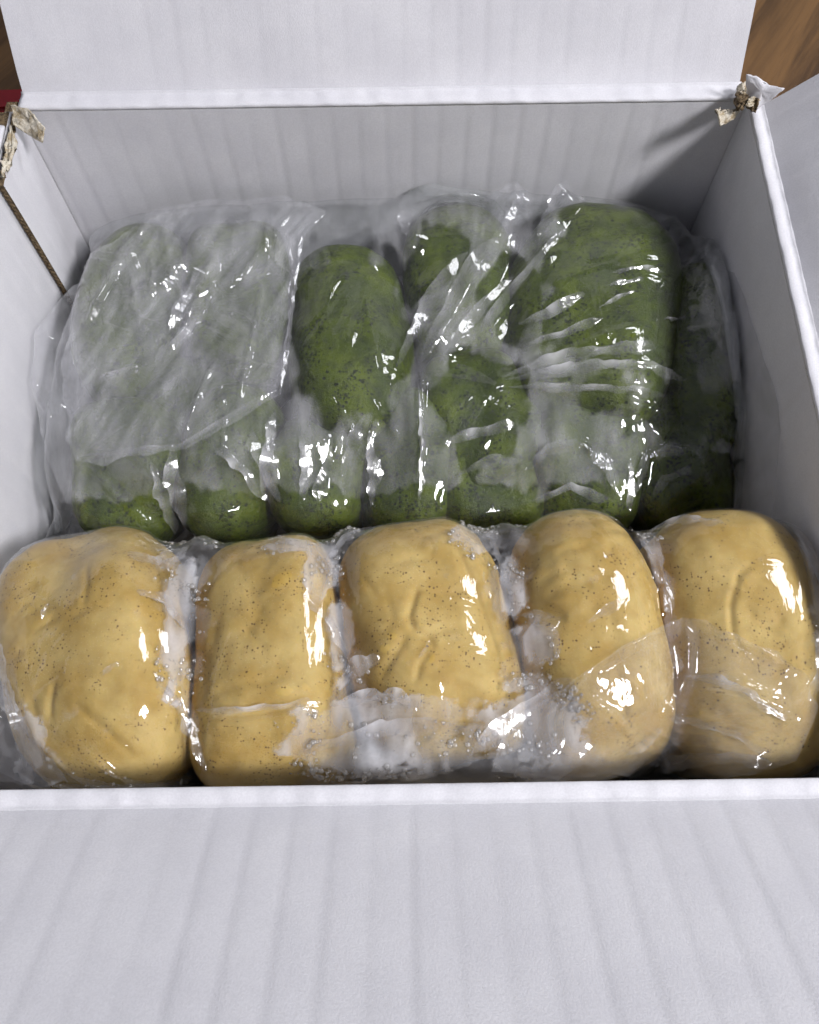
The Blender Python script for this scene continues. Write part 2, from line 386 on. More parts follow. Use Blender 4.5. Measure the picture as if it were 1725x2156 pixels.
# ------------------------------------------------------------------ rice cakes
def rotz(a): c, s = math.cos(a), math.sin(a); return np.array([[c, -s, 0], [s, c, 0], [0, 0, 1.]])
def rotx(a): c, s = math.cos(a), math.sin(a); return np.array([[1., 0, 0], [0, c, -s], [0, s, c]])
def roty(a): c, s = math.cos(a), math.sin(a); return np.array([[c, 0, s], [0, 1., 0], [-s, 0, c]])
class Cake:
    def __init__(s, c, abc, rz=0, rx=0, ry=0, n=2.5, e=None, lump=.05, seed=0, creases=()):
        s.c = np.array(c, float); s.abc = np.array(abc, float); s.R = rotz(math.radians(rz)) @ rotx(math.radians(rx)) @ roty(math.radians(ry))
        s.n = n; s.e = e or n; s.lump = lump; s.seed = seed; s.creases = creases
        r = np.random.RandomState(seed); s.k = r.normal(0, 2.3, (4, 3)); s.ph = r.rand(4) * 6.28
    def lumpf(s, dirs): return 1 + s.lump * np.sin(dirs @ s.k.T + s.ph).mean(-1) * 1.6
    def radius(s, a):
        r = (a[..., 0] ** s.n + a[..., 1] ** s.n) ** (1 / s.n)
        return (r ** s.e + a[..., 2] ** s.e) ** (1 / s.e), r
    def f(s, p):
        """implicit value and gradient (world) at world points"""
        l = (p - s.c) @ s.R; q = l / s.abc
        nr = np.linalg.norm(q, axis=-1) + 1e-9
        a = np.abs(q) + 1e-9
        g0, r = s.radius(a)
        lf = s.lumpf(q / nr[..., None])
        k = (r / g0) ** (s.e - 1)
        g = np.stack([k * (a[..., 0] / r) ** (s.n - 1), k * (a[..., 1] / r) ** (s.n - 1), (a[..., 2] / g0) ** (s.e - 1)], -1) * np.sign(q) / s.abc
        return g0 / lf, (g @ s.R.T) / lf[..., None]
    def mesh(s, name, mat, res):
        bm = bmesh.new(); bmesh.ops.create_cube(bm, size=2)
        bmesh.ops.subdivide_edges(bm, edges=bm.edges[:], cuts=res, use_grid_fill=True)
        me = bpy.data.meshes.new(name); bm.to_mesh(me); bm.free()
        co = np.empty(len(me.vertices) * 3); me.vertices.foreach_get('co', co); co = co.reshape(-1, 3)
        co = np.tan(co * math.pi / 4)
        d = co / np.linalg.norm(co, axis=1)[:, None]
        g0 = s.radius(np.abs(d) + 1e-9)[0]
        q = d / g0[:, None] * s.lumpf(d)[:, None]
        l = q * s.abc
        l += d * (vnoise(l * 90, s.seed + 5) * .00022 + vnoise(l * 34, s.seed + 9) * .0004)[:, None] - d * .0004
        wpos = l @ s.R.T + s.c
        up = np.clip((d @ s.R.T)[:, 2] * 2.2 + .25, 0, 1)
        for pts, dep, wid in s.creases:
            dep = dep * .75; wid = wid * .8
            dist, par, side = seg_dist(wpos[:, :2], pts)
            tp = np.clip(np.minimum(par, 1 - par) * 6, 0, 1) ** .7
            dz = -dep * np.exp(-(dist / wid) ** 2) + dep * .25 * np.exp(-((dist - 2.6 * wid) / (1.7 * wid)) ** 2) * (side > 0)
            wpos[:, 2] += dz * tp * up
        me.vertices.foreach_set('co', (wpos - s.c).ravel())
        me.materials.append(mat); me.polygons.foreach_set('use_smooth', np.full(len(me.polygons), True)); me.update()
        o = bpy.data.objects.new(name, me); COL.objects.link(o); o.location = s.c
        return o
def pxl(z, *pts): return [at(x, y, z)[:2] for x, y in pts]

yel = [
 Cake((-.0850, .0545, RIM - .046), (.0262, .0385, .0345), rz=17, n=2.8, e=3.0, seed=1, lump=.07, creases=[
   (pxl(-.013, (60, 1330), (110, 1300), (160, 1300), (210, 1280)), .0008, .0011),
   (pxl(-.013, (175, 1180), (185, 1240), (180, 1290)), .0007, .0011),
   (pxl(-.016, (125, 1440), (112, 1480), (110, 1520)), .0010, .0012),
   (pxl(-.016, (170, 1490), (230, 1540), (290, 1600)), .0008, .0010)]),
 Cake((-.0382, .0535, RIM - .046), (.0228, .0372, .0345), rz=5, n=3.3, e=3.1, seed=2, lump=.06, creases=[
   (pxl(-.015, (440, 1460), (520, 1445), (600, 1435)), .0008, .0012),
   (pxl(-.017, (420, 1505), (520, 1510), (640, 1490), (690, 1480)), .0016, .0014),
   (pxl(-.013, (520, 1220), (540, 1300), (530, 1340)), .0005, .0020)]),
 Cake((.0065, .0590, RIM - .0445), (.0250, .0352, .0345), rz=12, n=3.1, e=3.0, seed=13, lump=.06, creases=[
   (pxl(-.012, (830, 1180), (900, 1170), (960, 1190)), .0006, .0012),
   (pxl(-.012, (960, 1140), (985, 1200), (1010, 1260), (1040, 1350), (1060, 1420)), .0012, .0014),
   (pxl(-.012, (880, 1230), (860, 1300), (870, 1330), (905, 1350), (915, 1375)), .0014, .0012),
   (pxl(-.012, (905, 1375), (885, 1400), (875, 1440)), .0009, .0010),
   (pxl(-.014, (800, 1430), (830, 1390), (860, 1340)), .0010, .0014)]),
 Cake((.0490, .0570, RIM - .0445), (.0224, .0378, .0345), rz=6, n=2.8, e=3.0, seed=4, lump=.07, creases=[
   (pxl(-.012, (1130, 1220), (1190, 1205), (1240, 1215), (1290, 1240)), .0009, .0012),
   (pxl(-.013, (1090, 1280), (1140, 1295), (1190, 1310)), .0016, .0018),
   (pxl(-.015, (1280, 1420), (1305, 1460), (1310, 1510), (1290, 1520)), .0012, .0013)]),
 Cake((.0880, .0565, RIM - .0435), (.0245, .0375, .0340), rz=3, n=2.8, e=3.2, seed=5, lump=.06, creases=[
   (pxl(-.014, (1580, 1190), (1545, 1220), (1530, 1280), (1535, 1340), (1560, 1390)), .0009, .0010),
   (pxl(-.018, (1480, 1500), (1540, 1510), (1610, 1500)), .0012, .0016)]),
]
ylabels = ['leftmost yellow rice cake, smooth with few creases, leaning in the front bag',
 'squarish yellow rice cake, second from the left, with a cross crease near its lower end',
 'middle yellow rice cake of the front bag with a deep forked wrinkle',
 'fourth yellow rice cake from the left, bulging top with a wavy crease',
 'rightmost yellow rice cake, with a curved C-shaped crease, under loose film folds']
for ck, lb in zip(yel, ylabels):
    rr = np.random.RandomState(ck.seed + 90); ck.creases = list(ck.creases)
    for k in range(9):           # shallow random skin wrinkles
        p0 = ck.c[:2] + rr.normal(0, 1, 2) * ck.abc[:2] * .45; a0 = rr.rand() * 6.28; L_ = rr.uniform(.005, .016); pp = [p0]
        for j in range(4): a0 += rr.normal(0, .45); pp.append(pp[-1] + np.array((math.cos(a0), math.sin(a0))) * L_ / 4)
        ck.creases.append((pp, rr.uniform(.0002, .0006), rr.uniform(.0008, .0018)))
    tag(ck.mesh('rice_cake', M_YEL, 72), lb, 'rice cake', 'yellow rice cakes in the front bag')

gz = RIM
grn_def = [   # centre x, y, z above rim, half sizes, rz, rx, label
 (-.0950, .1820, -.0600, .0200, .0350, .0240, -8, 0, 'dark green rice cake in the rear left corner, veiled by milky film with beads'),
 (-.0575, .1830, -.0600, .0212, .0350, .0225, 4, 0, 'hazy green rice cake under the folded film, left of the clearest speckled cake'),
 (-.0200, .1680, -.0580, .0230, .0395, .0245, 2, 0, 'tall deep green speckled rice cake seen clearly just left of centre'),
 (.0195, .1860, -.0590, .0215, .0330, .0230, 0, 0, 'green rice cake behind the bright diagonal film folds at the rear'),
 (.0640, .1730, -.0560, .0318, .0440, .0255, -5, 0, 'largest green rice cake, broad and speckled, in the right half of the rear bag'),
 (.0980, .1600, -.0590, .0130, .0450, .0225, -3, 0, 'narrow green rice cake squeezed against the right wall of the box'),
 (-.0700, .1420, -.0640, .0240, .0210, .0190, -20, 6, 'grey-veiled green rice cake beneath the milky flap, in front of the rear left one'),
 (.0245, .1380, -.0590, .0195, .0250, .0205, 8, 8, 'small dark green rice cake in the centre where film folds gather'),
 (-.0930, .1240, -.0640, .0185, .0250, .0200, 8, 10, 'leftmost green rice cake of the low row, wet and shiny'),
 (-.0590, .1255, -.0635, .0182, .0260, .0205, -5, 10, 'second green rice cake from the left in the low row'),
 (-.0290, .1220, -.0630, .0160, .0225, .0205, 4, 10, 'third green rice cake from the left in the low row, below the clear speckled cake'),
 (-.0010, .1240, -.0635, .0155, .0250, .0205, 0, 10, 'fourth green rice cake from the left in the low row, left of the film seam'),
 (.0270, .1170, -.0640, .0170, .0180, .0195, 10, 10, 'fifth green rice cake from the left in the low row, mostly behind the yellow cakes'),
 (.0580, .1240, -.0630, .0175, .0245, .0205, -6, 10, 'green rice cake of the low row beneath a shiny film arch'),
 (.0895, .1240, -.0630, .0165, .0245, .0205, 3, 10, 'rightmost green rice cake of the low row, wet beside the box wall'),
]
grn = []
for i, (x, y, z, a, b, c, rz, rx, lb) in enumerate(grn_def):
    ck = Cake((x, y, gz + z), (a * (1.08 if i > 7 else 1), b, c), rz, rx, 0, 2.8, 3.4, .11, 50 + i); grn.append(ck)
    tag(ck.mesh('rice_cake', M_GRN, 26), lb, 'rice cake', 'green rice cakes in the rear bag')

# ------------------------------------------------------------------ draped film
def drape(xa, xb, ya, yb, ztop, over, h, cakes, lim, excess, seed, iters, floor=.0075, sink=.00035, grav=.00002):
    """relax an inextensible sheet over the cakes (position based), returns grid of positions"""
    ox0, ox1, oy0, oy1 = over
    nx = int((xb - xa + ox0 + ox1) / h); ny = int((yb - ya + oy0 + oy1) / h)
    u = np.linspace(xa - ox0, xb + ox1, nx); v = np.linspace(ya - oy0, yb + oy1, ny)
    U, V = np.meshgrid(u, v, indexing='ij')
    X = np.clip(U, xa, xb); Y = np.clip(V, ya, yb)
    dx = np.abs(U - X); dy = np.abs(V - Y)
    r = np.random.RandomState(seed)
    Z = ztop - np.maximum(dx, dy) - .35 * np.minimum(dx, dy)
    X = X + np.sign(U - X) * dx * .10; Y = Y + np.sign(V - Y) * dy * .06
    P = np.stack([X, Y, Z], -1)
    q = np.stack([U * 55, V * 55, U * 0], -1); q2 = np.stack([U * 130, V * 75, U * 0 + 3], -1)
    P[..., 2] += .0012 * vnoise(q, seed) + .0006 * vnoise(q2, seed + 1) + r.normal(0, .0001, X.shape)
    hx = (u[1] - u[0]) * (1 + excess[0] * (1 + .8 * vnoise(np.stack([U * 18, V * 18, U * 0], -1), seed + 2)))
    hy = (v[1] - v[0]) * (1 + excess[1] * (1 + .8 * vnoise(np.stack([U * 18, V * 18, U * 0 + 5], -1), seed + 3)))
    hd = np.sqrt(hx ** 2 + hy ** 2)
    prev = P.copy()
    def con(a, b, L, ks, kc):
        pa, pb = P[a], P[b]; d = pb - pa; l = np.sqrt((d * d).sum(-1)) + 1e-9
        e = (l - L); k = np.where(e > 0, ks, kc); s = (.5 * k * e / l)[..., None] * d
        P[a] = pa + s; P[b] = pb - s
    S = np.s_
    def pairs(n, st): return [(k, (n - st - k + 2 * st - 1) // (2 * st)) for k in range(2 * st)]
    cons = []
    for o in (0, 1):
        a = S[o:-1:2, :]; b = S[o + 1::2, :]; na = min(len(range(nx)[o:-1:2]), len(range(nx)[o + 1::2]))
        cons.append((S[o:o + 2 * na:2, :], S[o + 1:o + 1 + 2 * na:2, :], hx[o:o + 2 * na:2, :], 1.0, .9))
        na = min(len(range(ny)[o:-1:2]), len(range(ny)[o + 1::2]))
        cons.append((S[:, o:o + 2 * na:2], S[:, o + 1:o + 1 + 2 * na:2], hy[:, o:o + 2 * na:2], 1.0, .9))
    for o in (0, 1):
        na = (nx - o) // 2
        cons.append((S[o:o + 2 * na:2, :-1], S[o + 1:o + 1 + 2 * na:2, 1:], hd[o:o + 2 * na:2, :-1], .5, .35))
        cons.append((S[o:o + 2 * na:2, 1:], S[o + 1:o + 1 + 2 * na:2, :-1], hd[o:o + 2 * na:2, 1:], .5, .35))
    for st, kb in ((2, .30), (4, .10)):
        for o in range(2 * st):
            i = np.arange(o, nx - st, 2 * st)
            if o < 2 * st and len(i): cons.append((S[i, :], S[i + st, :], st * hx[i, :], 0.0, kb))
            j = np.arange(o, ny - st, 2 * st)
            if len(j): cons.append((S[:, j], S[:, j + st], st * hy[:, j], 0.0, kb))
    x0, x1, y0, y1 = lim
    for it in range(iters):
        vel = (P - prev) * .90; sp = np.sqrt((vel * vel).sum(-1, keepdims=True)); vel *= np.minimum(1, .0008 / (sp + 1e-12))
        prev = P.copy(); P += vel; P[..., 2] -= grav if it < iters * .85 else grav * .4
        for a, b, L, ks, kc in cons: con(a, b, L, ks, kc)
        if it % 2 == 0 or it > iters - 8:
            for ck in cakes:
                rad = ck.abc.max() * 1.15
                m = (np.abs(P[..., 0] - ck.c[0]) < rad) & (np.abs(P[..., 1] - ck.c[1]) < rad)
                if not m.any(): continue
                pts = P[m]; f, g = ck.f(pts); gl2 = (g * g).sum(-1)
                pen = np.maximum(0, 1 - f + sink * np.sqrt(gl2))
                mv = g * (np.minimum(pen / gl2, .004 / np.sqrt(gl2)))[:, None]
                P[m] = pts + mv
                inside = pen > 0
                if inside.any():
                    pv = prev[m]; pv[inside] += (P[m][inside] - pv[inside]) * .5; prev[m] = pv
        P[..., 0] = np.clip(P[..., 0], x0, x1); P[..., 1] = np.clip(P[..., 1], y0, y1); P[..., 2] = np.maximum(P[..., 2], floor)
    return P

def gap_of(P, cakes):
    best = np.full(P.shape[:-1], .03)
    for ck in cakes:
        m = (np.abs(P[..., 0] - ck.c[0]) < ck.abc.max() + .02) & (np.abs(P[..., 1] - ck.c[1]) < ck.abc.max() + .02)
        f, g = ck.f(P[m]); d = (f - 1) / np.sqrt((g * g).sum(-1)); best[m] = np.minimum(best[m], d)
    return best

def grid_normals(P):
    a = np.gradient(P, axis=0); b = np.gradient(P, axis=1); n = np.cross(a, b); return n / (np.linalg.norm(n, axis=-1, keepdims=True) + 1e-12)

def refine(P):
    """double the grid with a smooth (cubic) interpolation"""
    for ax in (0, 1):
        A = np.moveaxis(P, ax, 0); n = A.shape[0]
        pad = np.concatenate([2 * A[:1] - A[1:2], A, 2 * A[-1:] - A[-2:-1]])
        mid = (-pad[:-3] + 9 * pad[1:-2] + 9 * pad[2:-1] - pad[3:]) / 16
        out = np.empty((2 * n - 1,) + A.shape[1:]); out[::2] = A; out[1::2] = mid
        P = np.moveaxis(out, 0, ax)
    return P

def tri(x): return np.abs((x % 1.0) - .5) * 2
def crumple(P, seed, freq):
    """faceted crease field"""
    r = np.random.RandomState(seed); out = np.zeros(P.shape[:-1]); w = vnoise(P * 25, seed) * .06
    for k in range(4):
        a = r.rand() * math.pi; d = np.array((math.cos(a), math.sin(a), r.normal() * .4)); fr = freq * (.6 + r.rand())
        out += (tri(P @ d * fr + r.rand() + w + .35 * vnoise(P * 9, seed + k + 20)) - .5) / (1 + .3 * k)
    return out

def apply_folds(P, folds):
    flat = P[..., :2].reshape(-1, 2); z = np.zeros(len(flat))
    for pts, hgt, wid in folds:
        d, par, side = seg_dist(flat, pts)
        tp = np.clip(np.minimum(par, 1 - par) * 5, 0, 1)
        z += hgt * tp * np.clip(1 - d / wid, 0, 1)
    P[..., 2] += z.reshape(P.shape[:2]); return P

def bundles(seed, x0, x1, y0, y1, nb, per, lmin, lmax, h, wd):
    """bundles of nearly parallel straight creases"""
    r = np.random.RandomState(seed); out = []
    for b in range(nb):
        c = np.array((r.uniform(x0, x1), r.uniform(y0, y1))); a = r.uniform(0, math.pi)
        for k in range(per):
            aa = a + r.normal(0, .16); d = np.array((math.cos(aa), math.sin(aa))); L = r.uniform(lmin, lmax)
            p = c + r.normal(0, .006, 2); q = p + d * L; m = (p + q) / 2 + r.normal(0, L * .05, 2)
            s = r.choice((1, 1, -.5)); w_ = r.uniform(.5, 1.3) * wd
            out.append(([p, m, q], h * s * r.uniform(.4, 1.2), w_))
    return out

def film_obj(name, P, mat, parent, cakes, mist=None, gap=None):
    n, m = P.shape[:2]; idx = np.arange(n * m).reshape(n, m)
    f = np.stack([idx[:-1, :-1], idx[1:, :-1], idx[1:, 1:], idx[:-1, 1:]], -1).reshape(-1, 4)
    me = bpy.data.meshes.new(name); me.vertices.add(n * m); me.vertices.foreach_set('co', P.reshape(-1))
    me.loops.add(f.size); me.loops.foreach_set('vertex_index', f.ravel().astype(np.int32))
    me.polygons.add(len(f)); me.polygons.foreach_set('loop_start', np.arange(0, f.size, 4, dtype=np.int32))
    me.update(calc_edges=True); me.validate()
    me.polygons.foreach_set('use_smooth', np.full(len(f), True))
    g = gap_of(P, cakes) * 1000 if cakes else np.zeros((n, m))
    if gap is not None: g = gap
    a = me.attributes.new('gap', 'FLOAT', 'POINT'); a.data.foreach_set('value', g.ravel().astype(np.float32))
    b = me.attributes.new('mist', 'FLOAT', 'POINT'); b.data.foreach_set('value', (np.ones(n * m) if mist is None else mist.ravel()).astype(np.float32))
    me.materials.append(mat); o = bpy.data.objects.new(name, me); COL.objects.link(o)
    o.parent = parent; o.matrix_parent_inverse = Matrix.Translation(-Vector(parent.location))
    return o

def height_map(P, x0, x1, y0, y1, st=.0012, blur=3):
    nx = int((x1 - x0) / st) + 1; ny = int((y1 - y0) / st) + 1
    H = np.full((nx, ny), -1.0)
    ix = np.clip(((P[..., 0] - x0) / st).round().astype(int), 0, nx - 1).ravel(); iy = np.clip(((P[..., 1] - y0) / st).round().astype(int), 0, ny - 1).ravel()
    np.maximum.at(H, (ix, iy), P[..., 2].ravel())
    for _ in range(30):
        m = H < 0
        if not m.any(): break
        S = np.full_like(H, -1.0)
        for a, s in ((0, 1), (0, -1), (1, 1), (1, -1)): S = np.maximum(S, np.roll(H, s, a))
        H[m] = S[m]
    for _ in range(blur):
        Q = np.pad(H, 1, mode='edge'); H = np.maximum(H, (Q[:-2, 1:-1] + Q[2:, 1:-1] + Q[1:-1, :-2] + Q[1:-1, 2:] + Q[1:-1, 1:-1]) / 5)
    def get(x, y):
        fx = np.clip((x - x0) / st, 0, nx - 1.001); fy = np.clip((y - y0) / st, 0, ny - 1.001)
        i = fx.astype(int); j = fy.astype(int); a = fx - i; b = fy - j
        return H[i, j] * (1 - a) * (1 - b) + H[i + 1, j] * a * (1 - b) + H[i, j + 1] * (1 - a) * b + H[i + 1, j + 1] * a * b
    return get

def curve_pts(pts, n):
    pts = np.array(pts, float); L = np.concatenate([[0], np.cumsum(np.linalg.norm(np.diff(pts, axis=0), axis=1))]); s = np.linspace(0, L[-1], n)
    return np.stack([np.interp(s, L, pts[:, k]) for k in range(pts.shape[1])], -1)
def coons(bot, top, lef, rig, nu, nv):
    """bot, top run along u; lef, rig along v"""
    B, Tp = curve_pts(bot, nu), curve_pts(top, nu); L, R = curve_pts(lef, nv), curve_pts(rig, nv)
    u = np.linspace(0, 1, nu)[:, None, None]; v = np.linspace(0, 1, nv)[None, :, None]
    return ((1 - v) * B[:, None] + v * Tp[:, None] + (1 - u) * L[None] + u * R[None]
            - ((1 - u) * (1 - v) * B[0] + u * (1 - v) * B[-1] + (1 - u) * v * Tp[0] + u * v * Tp[-1]))

def loose_flap(name, bot, top, lef, rig, hm, mat, parent, folds, seed, lift=.0012, cr=.0005, curl=.001, n=(150, 120)):
    XY = coons(bot, top, lef, rig, *n)
    u = np.linspace(0, 1, n[0])[:, None] * np.ones(n[1]); v = np.linspace(0, 1, n[1])[None] * np.ones((n[0], 1))
    e = np.minimum(np.minimum(u, 1 - u), np.minimum(v, 1 - v))
    jit = vnoise(np.stack([XY[..., 0] * 120, XY[..., 1] * 120, u * 0], -1), seed) * .0007 * np.clip(1 - e * 14, 0, 1)
    XY = XY + jit[..., None]
    Z = hm(XY[..., 0], XY[..., 1]) + lift + curl * np.clip(1 - e * 12, 0, 1) ** 2
    P = np.concatenate([XY, Z[..., None]], -1)
    P[..., 2] += cr * crumple(P, seed, 45)
    mist = np.clip(.62 + .45 * vnoise(np.stack([(XY[..., 0] + .45 * XY[..., 1]) * 30, (XY[..., 1] - 1.6 * XY[..., 0]) * 95, u * 0], -1), seed + 4), .12, 1.5)
    P = apply_folds(P, folds + bundles(seed, XY[..., 0].min(), XY[..., 0].max(), XY[..., 1].min(), XY[..., 1].max(), 9, 3, .008, .03, .0010, .0012))
    return film_obj(name, P, mat, parent, None, mist, np.full(n, 3.0))

LAMPS = [np.array(bpy.data.objects[n].location) for n in ('ceiling_lamp', 'ceiling_panel')]
def pleat(name, pts, wid, hm, mat, parent, seed, lamp=1, lift=.0006, sharp=.75):
    """a stiff standing fold of film along a path (plan points), flat free-edged facet tilted to mirror a lamp, its bright streak painted as haze"""
    r = np.random.RandomState(seed); n, m = 48, 9
    C = curve_pts(pts, n); tan = np.gradient(C, axis=0); tan /= np.linalg.norm(tan, axis=1)[:, None]; acr = np.stack([tan[:, 1], -tan[:, 0]], -1)
    u = np.linspace(0, 1, n); prof = np.clip(np.minimum(u / .25, (1 - u) / .12), 0, 1) ** sharp * wid * (1 + .25 * np.sin(u * 9 + r.rand() * 6))
    zc = hm(C[:, 0], C[:, 1]); zc = np.convolve(np.pad(zc, 6, mode='edge'), np.ones(13) / 13, 'valid')
    mid = np.array((*C[n // 2], zc[n // 2])); V = np.array((0, 0, CAMZ)) - mid; V /= np.linalg.norm(V); L = LAMPS[lamp] - mid; L /= np.linalg.norm(L)
    Hv = V + L; slope = -(Hv[:2] @ acr[n // 2]) / Hv[2]  # facet tilt aimed to mirror the lamp into the camera
    slope = np.clip(slope, -.8, .8) + r.normal(0, .05)
    v = np.linspace(-.5, .5, m); P = np.zeros((n, m, 3))
    P[..., :2] = C[:, None] + acr[:, None] * (prof[:, None] * v)[..., None]
    P[..., 2] = zc[:, None] + lift + abs(slope) * prof[:, None] * .35 + slope * prof[:, None] * v
    P[..., 2] += .00014 * vnoise(P * 100, seed) + .00003 * vnoise(P * 420, seed + 1)
    P[..., :2] += (.0006 * vnoise(P * 120, seed + 2) * (np.abs(v) > .4))[..., None]
    fade = np.clip(np.minimum(u / .35, (1 - u) / .45), 0, 1)[:, None] * (.25 + .75 * (v[None] + .5) ** 1.2) * (.75 + .35 * np.sin(u * 23 + seed))[:, None]  # haze fades along and across the fold, painting its bright streak
    if np.sign(slope) < 0: fade = fade[:, ::-1]
    return film_obj(name, P, mat, parent, None, np.clip(fade, 0, 1), np.full((n, m), 3.0))

def beads(name, P, N, weight, count, rmin, rmax, parent, seed):
    r = np.random.RandomState(seed); w = weight.ravel() / weight.sum(); pick = r.choice(len(w), count, p=w)
    bm = bmesh.new(); bmesh.ops.create_icosphere(bm, subdivisions=2, radius=1); me = bpy.data.meshes.new('b'); bm.to_mesh(me); bm.free()
    sv = np.array([v.co[:] for v in me.vertices]); sf = np.array([p.vertices[:] for p in me.polygons]); bpy.data.meshes.remove(me)
    V = []; F = []; pp = P.reshape(-1, 3)[pick]; nn = N.reshape(-1, 3)[pick]
    for k in range(count):
        rad = rmin + (rmax - rmin) * r.rand() ** 3.5; n = nn[k] if nn[k][2] > 0 else -nn[k]
        a = np.cross(n, (0.3, .9, .1)); a /= np.linalg.norm(a); b = np.cross(n, a)
        s = sv * rad * np.array((1, r.uniform(.85, 1.2), .62))
        V.append(pp[k] + a * r.uniform(-.0006, .0006) + b * r.uniform(-.0006, .0006) + s[:, :1] * a + s[:, 1:2] * b + s[:, 2:] * n + n * rad * .25); F.append(sf + k * len(sv))
    o = mesh_obj(name, np.concatenate(V), np.concatenate(F), M_WATER, parent); o['kind'] = 'stuff'; return o

# --- rear bag (green)
BAGG = empty('plastic_bag', (-.006, .155, .006)); tag(BAGG, 'large clear crinkled plastic bag around the green rice cakes, in the rear of the box', 'plastic bag', 'clear bags in the box')
airg = [Cake((-.005, .203, RIM - .056), (.105, .017, .0240), n=3.5), Cake((-.106, .150, RIM - .062), (.013, .048, .024)), Cake((-.06, .150, RIM - .060), (.048, .042, .0245), n=3.2, lump=.02),
        Cake((.03, .150, RIM - .060), (.066, .040, .0235), n=3.2, lump=.02)]
airy = [Cake((.013, .0290, RIM - .038), (.048, .0105, .0270), n=2.8, lump=.08, seed=3), Cake((-.1135, .040, RIM - .050), (.010, .020, .026)), Cake((.098, .030, RIM - .043), (.012, .011, .024)),
        Cake((-.060, .062, RIM - .043), (.007, .028, .0265)), Cake((-.017, .062, RIM - .043), (.007, .030, .0275)), Cake((.027, .066, RIM - .042), (.007, .026, .0280)), Cake((.069, .060, RIM - .043), (.006, .028, .0265))]
PG = drape(-.1190, .1065, .100, .2195, RIM - .031, (.030, .035, .040, .030), .0014, grn + airg,
           (XL + .001, X1 - .001, 0.0968, Y1 - .0012), (.012, .015), 7, 230)
gg = gap_of(PG, grn); PG = refine(PG)
gg = gap_of(PG, grn)
PG = PG + grid_normals(PG) * ((.0006 * crumple(PG, 3, 40) + .00012 * crumple(PG, 9, 130)) * np.clip(gg / .003, .12, 1))[..., None]
zg = -.036
gfold = [(pxl(zg, (900, 770), (975, 640), (1045, 530)), .0034, .0068), (pxl(zg, (1060, 830), (1250, 800), (1450, 800)), .0025, .0050), (pxl(zg, (1150, 500), (1190, 430)), .003, .006)]
for x, y in ((1480, 742), (1500, 792), (1490, 838), (1440, 870), (1350, 705), (1200, 690), (1420, 770)):
    gfold.append((pxl(zg, (1045, 800), ((1045 + x) / 2, (800 + y) / 2 + 4), (x, y)), .0012, .0024))
for a, b in (((830, 775), (985, 545)), ((880, 770), (1065, 515)), ((925, 765), (1100, 590)), ((960, 640), (1060, 480)), ((1000, 740), (1180, 505)),
             ((1020, 470), (1120, 410)), ((1120, 500), (1210, 410)), ((1160, 460), (1215, 430)),
             ((370, 700), (450, 560)), ((300, 640), (480, 470)), ((230, 600), (360, 450)), ((1490, 560), (1530, 840)), ((860, 560), (880, 470))):
    gfold.append((pxl(zg, a, ((a[0] + b[0]) / 2 + 6, (a[1] + b[1]) / 2), b), .0023, .0046))
zl = -.048
for pts in (((1105, 1005), (1140, 970), (1220, 958), (1265, 1000), (1300, 1060)), ((1340, 1040), (1350, 975), (1400, 955), (1435, 965), (1440, 1010)),
            ((470, 970), (520, 1010), (560, 1060)), ((560, 950), (590, 1040)), ((720, 930), (690, 1040)), ((800, 900), (760, 1000)), ((1490, 960), (1545, 965)),
            ((200, 1000), (250, 1050), (330, 1110)), ((887, 800), (888, 900), (887, 1020))):
    gfold.append((pxl(zl, *pts), .0014, .0016))
gfold += bundles(12, -.11, .10, .112, .205, 24, 4, .012, .045, .0010, .0016)
PG = apply_folds(PG, gfold)
PG[..., 0] = np.clip(PG[..., 0], XL + .0008, X1 - .0008); PG[..., 1] = np.clip(PG[..., 1], .0965, Y1 - .0008)
# where the film clings wet to the dough it is clear; elsewhere it is misted
cling = np.full(PG.shape[:2], 9.0)
for (px, py, rx_, ry_) in ((735, 700, 125, 185), (1015, 850, 95, 115), (1300, 620, 170, 225), (1440, 860, 85, 60), (930, 560, 60, 70), (250, 1085, 90, 55), (470, 1075, 90, 55), (680, 1060, 75, 55), (820, 1065, 70, 50), (1040, 1040, 90, 45), (1220, 1050, 90, 55), (1080, 640, 60, 90), (1430, 1040, 90, 90), (1560, 950, 60, 150)):
    c0 = at(px, py, -.038); e1 = abs(at(px + rx_, py, -.038)[0] - c0[0]); e2 = abs(at(px, py + ry_, -.038)[1] - c0[1])
    cling = np.minimum(cling, (np.hypot((PG[..., 0] - c0[0]) / e1, (PG[..., 1] - c0[1]) / e2) - .9) * 9)
cling = np.minimum(cling, (PG[..., 1] - .107) * 900)
cling += 1.6 * vnoise(PG * 45, 61) + .8 * vnoise(PG * np.array((140, 60, 20)), 62)
film_obj('film', PG, M_FILMG, BAGG, grn, np.clip(1 + .35 * vnoise(PG * np.array((60, 30, 10)), 66), .4, 1.5), np.clip(cling, 0, 8))
hmg = height_map(PG, X0, X1, .095, Y1)
zz = -.036
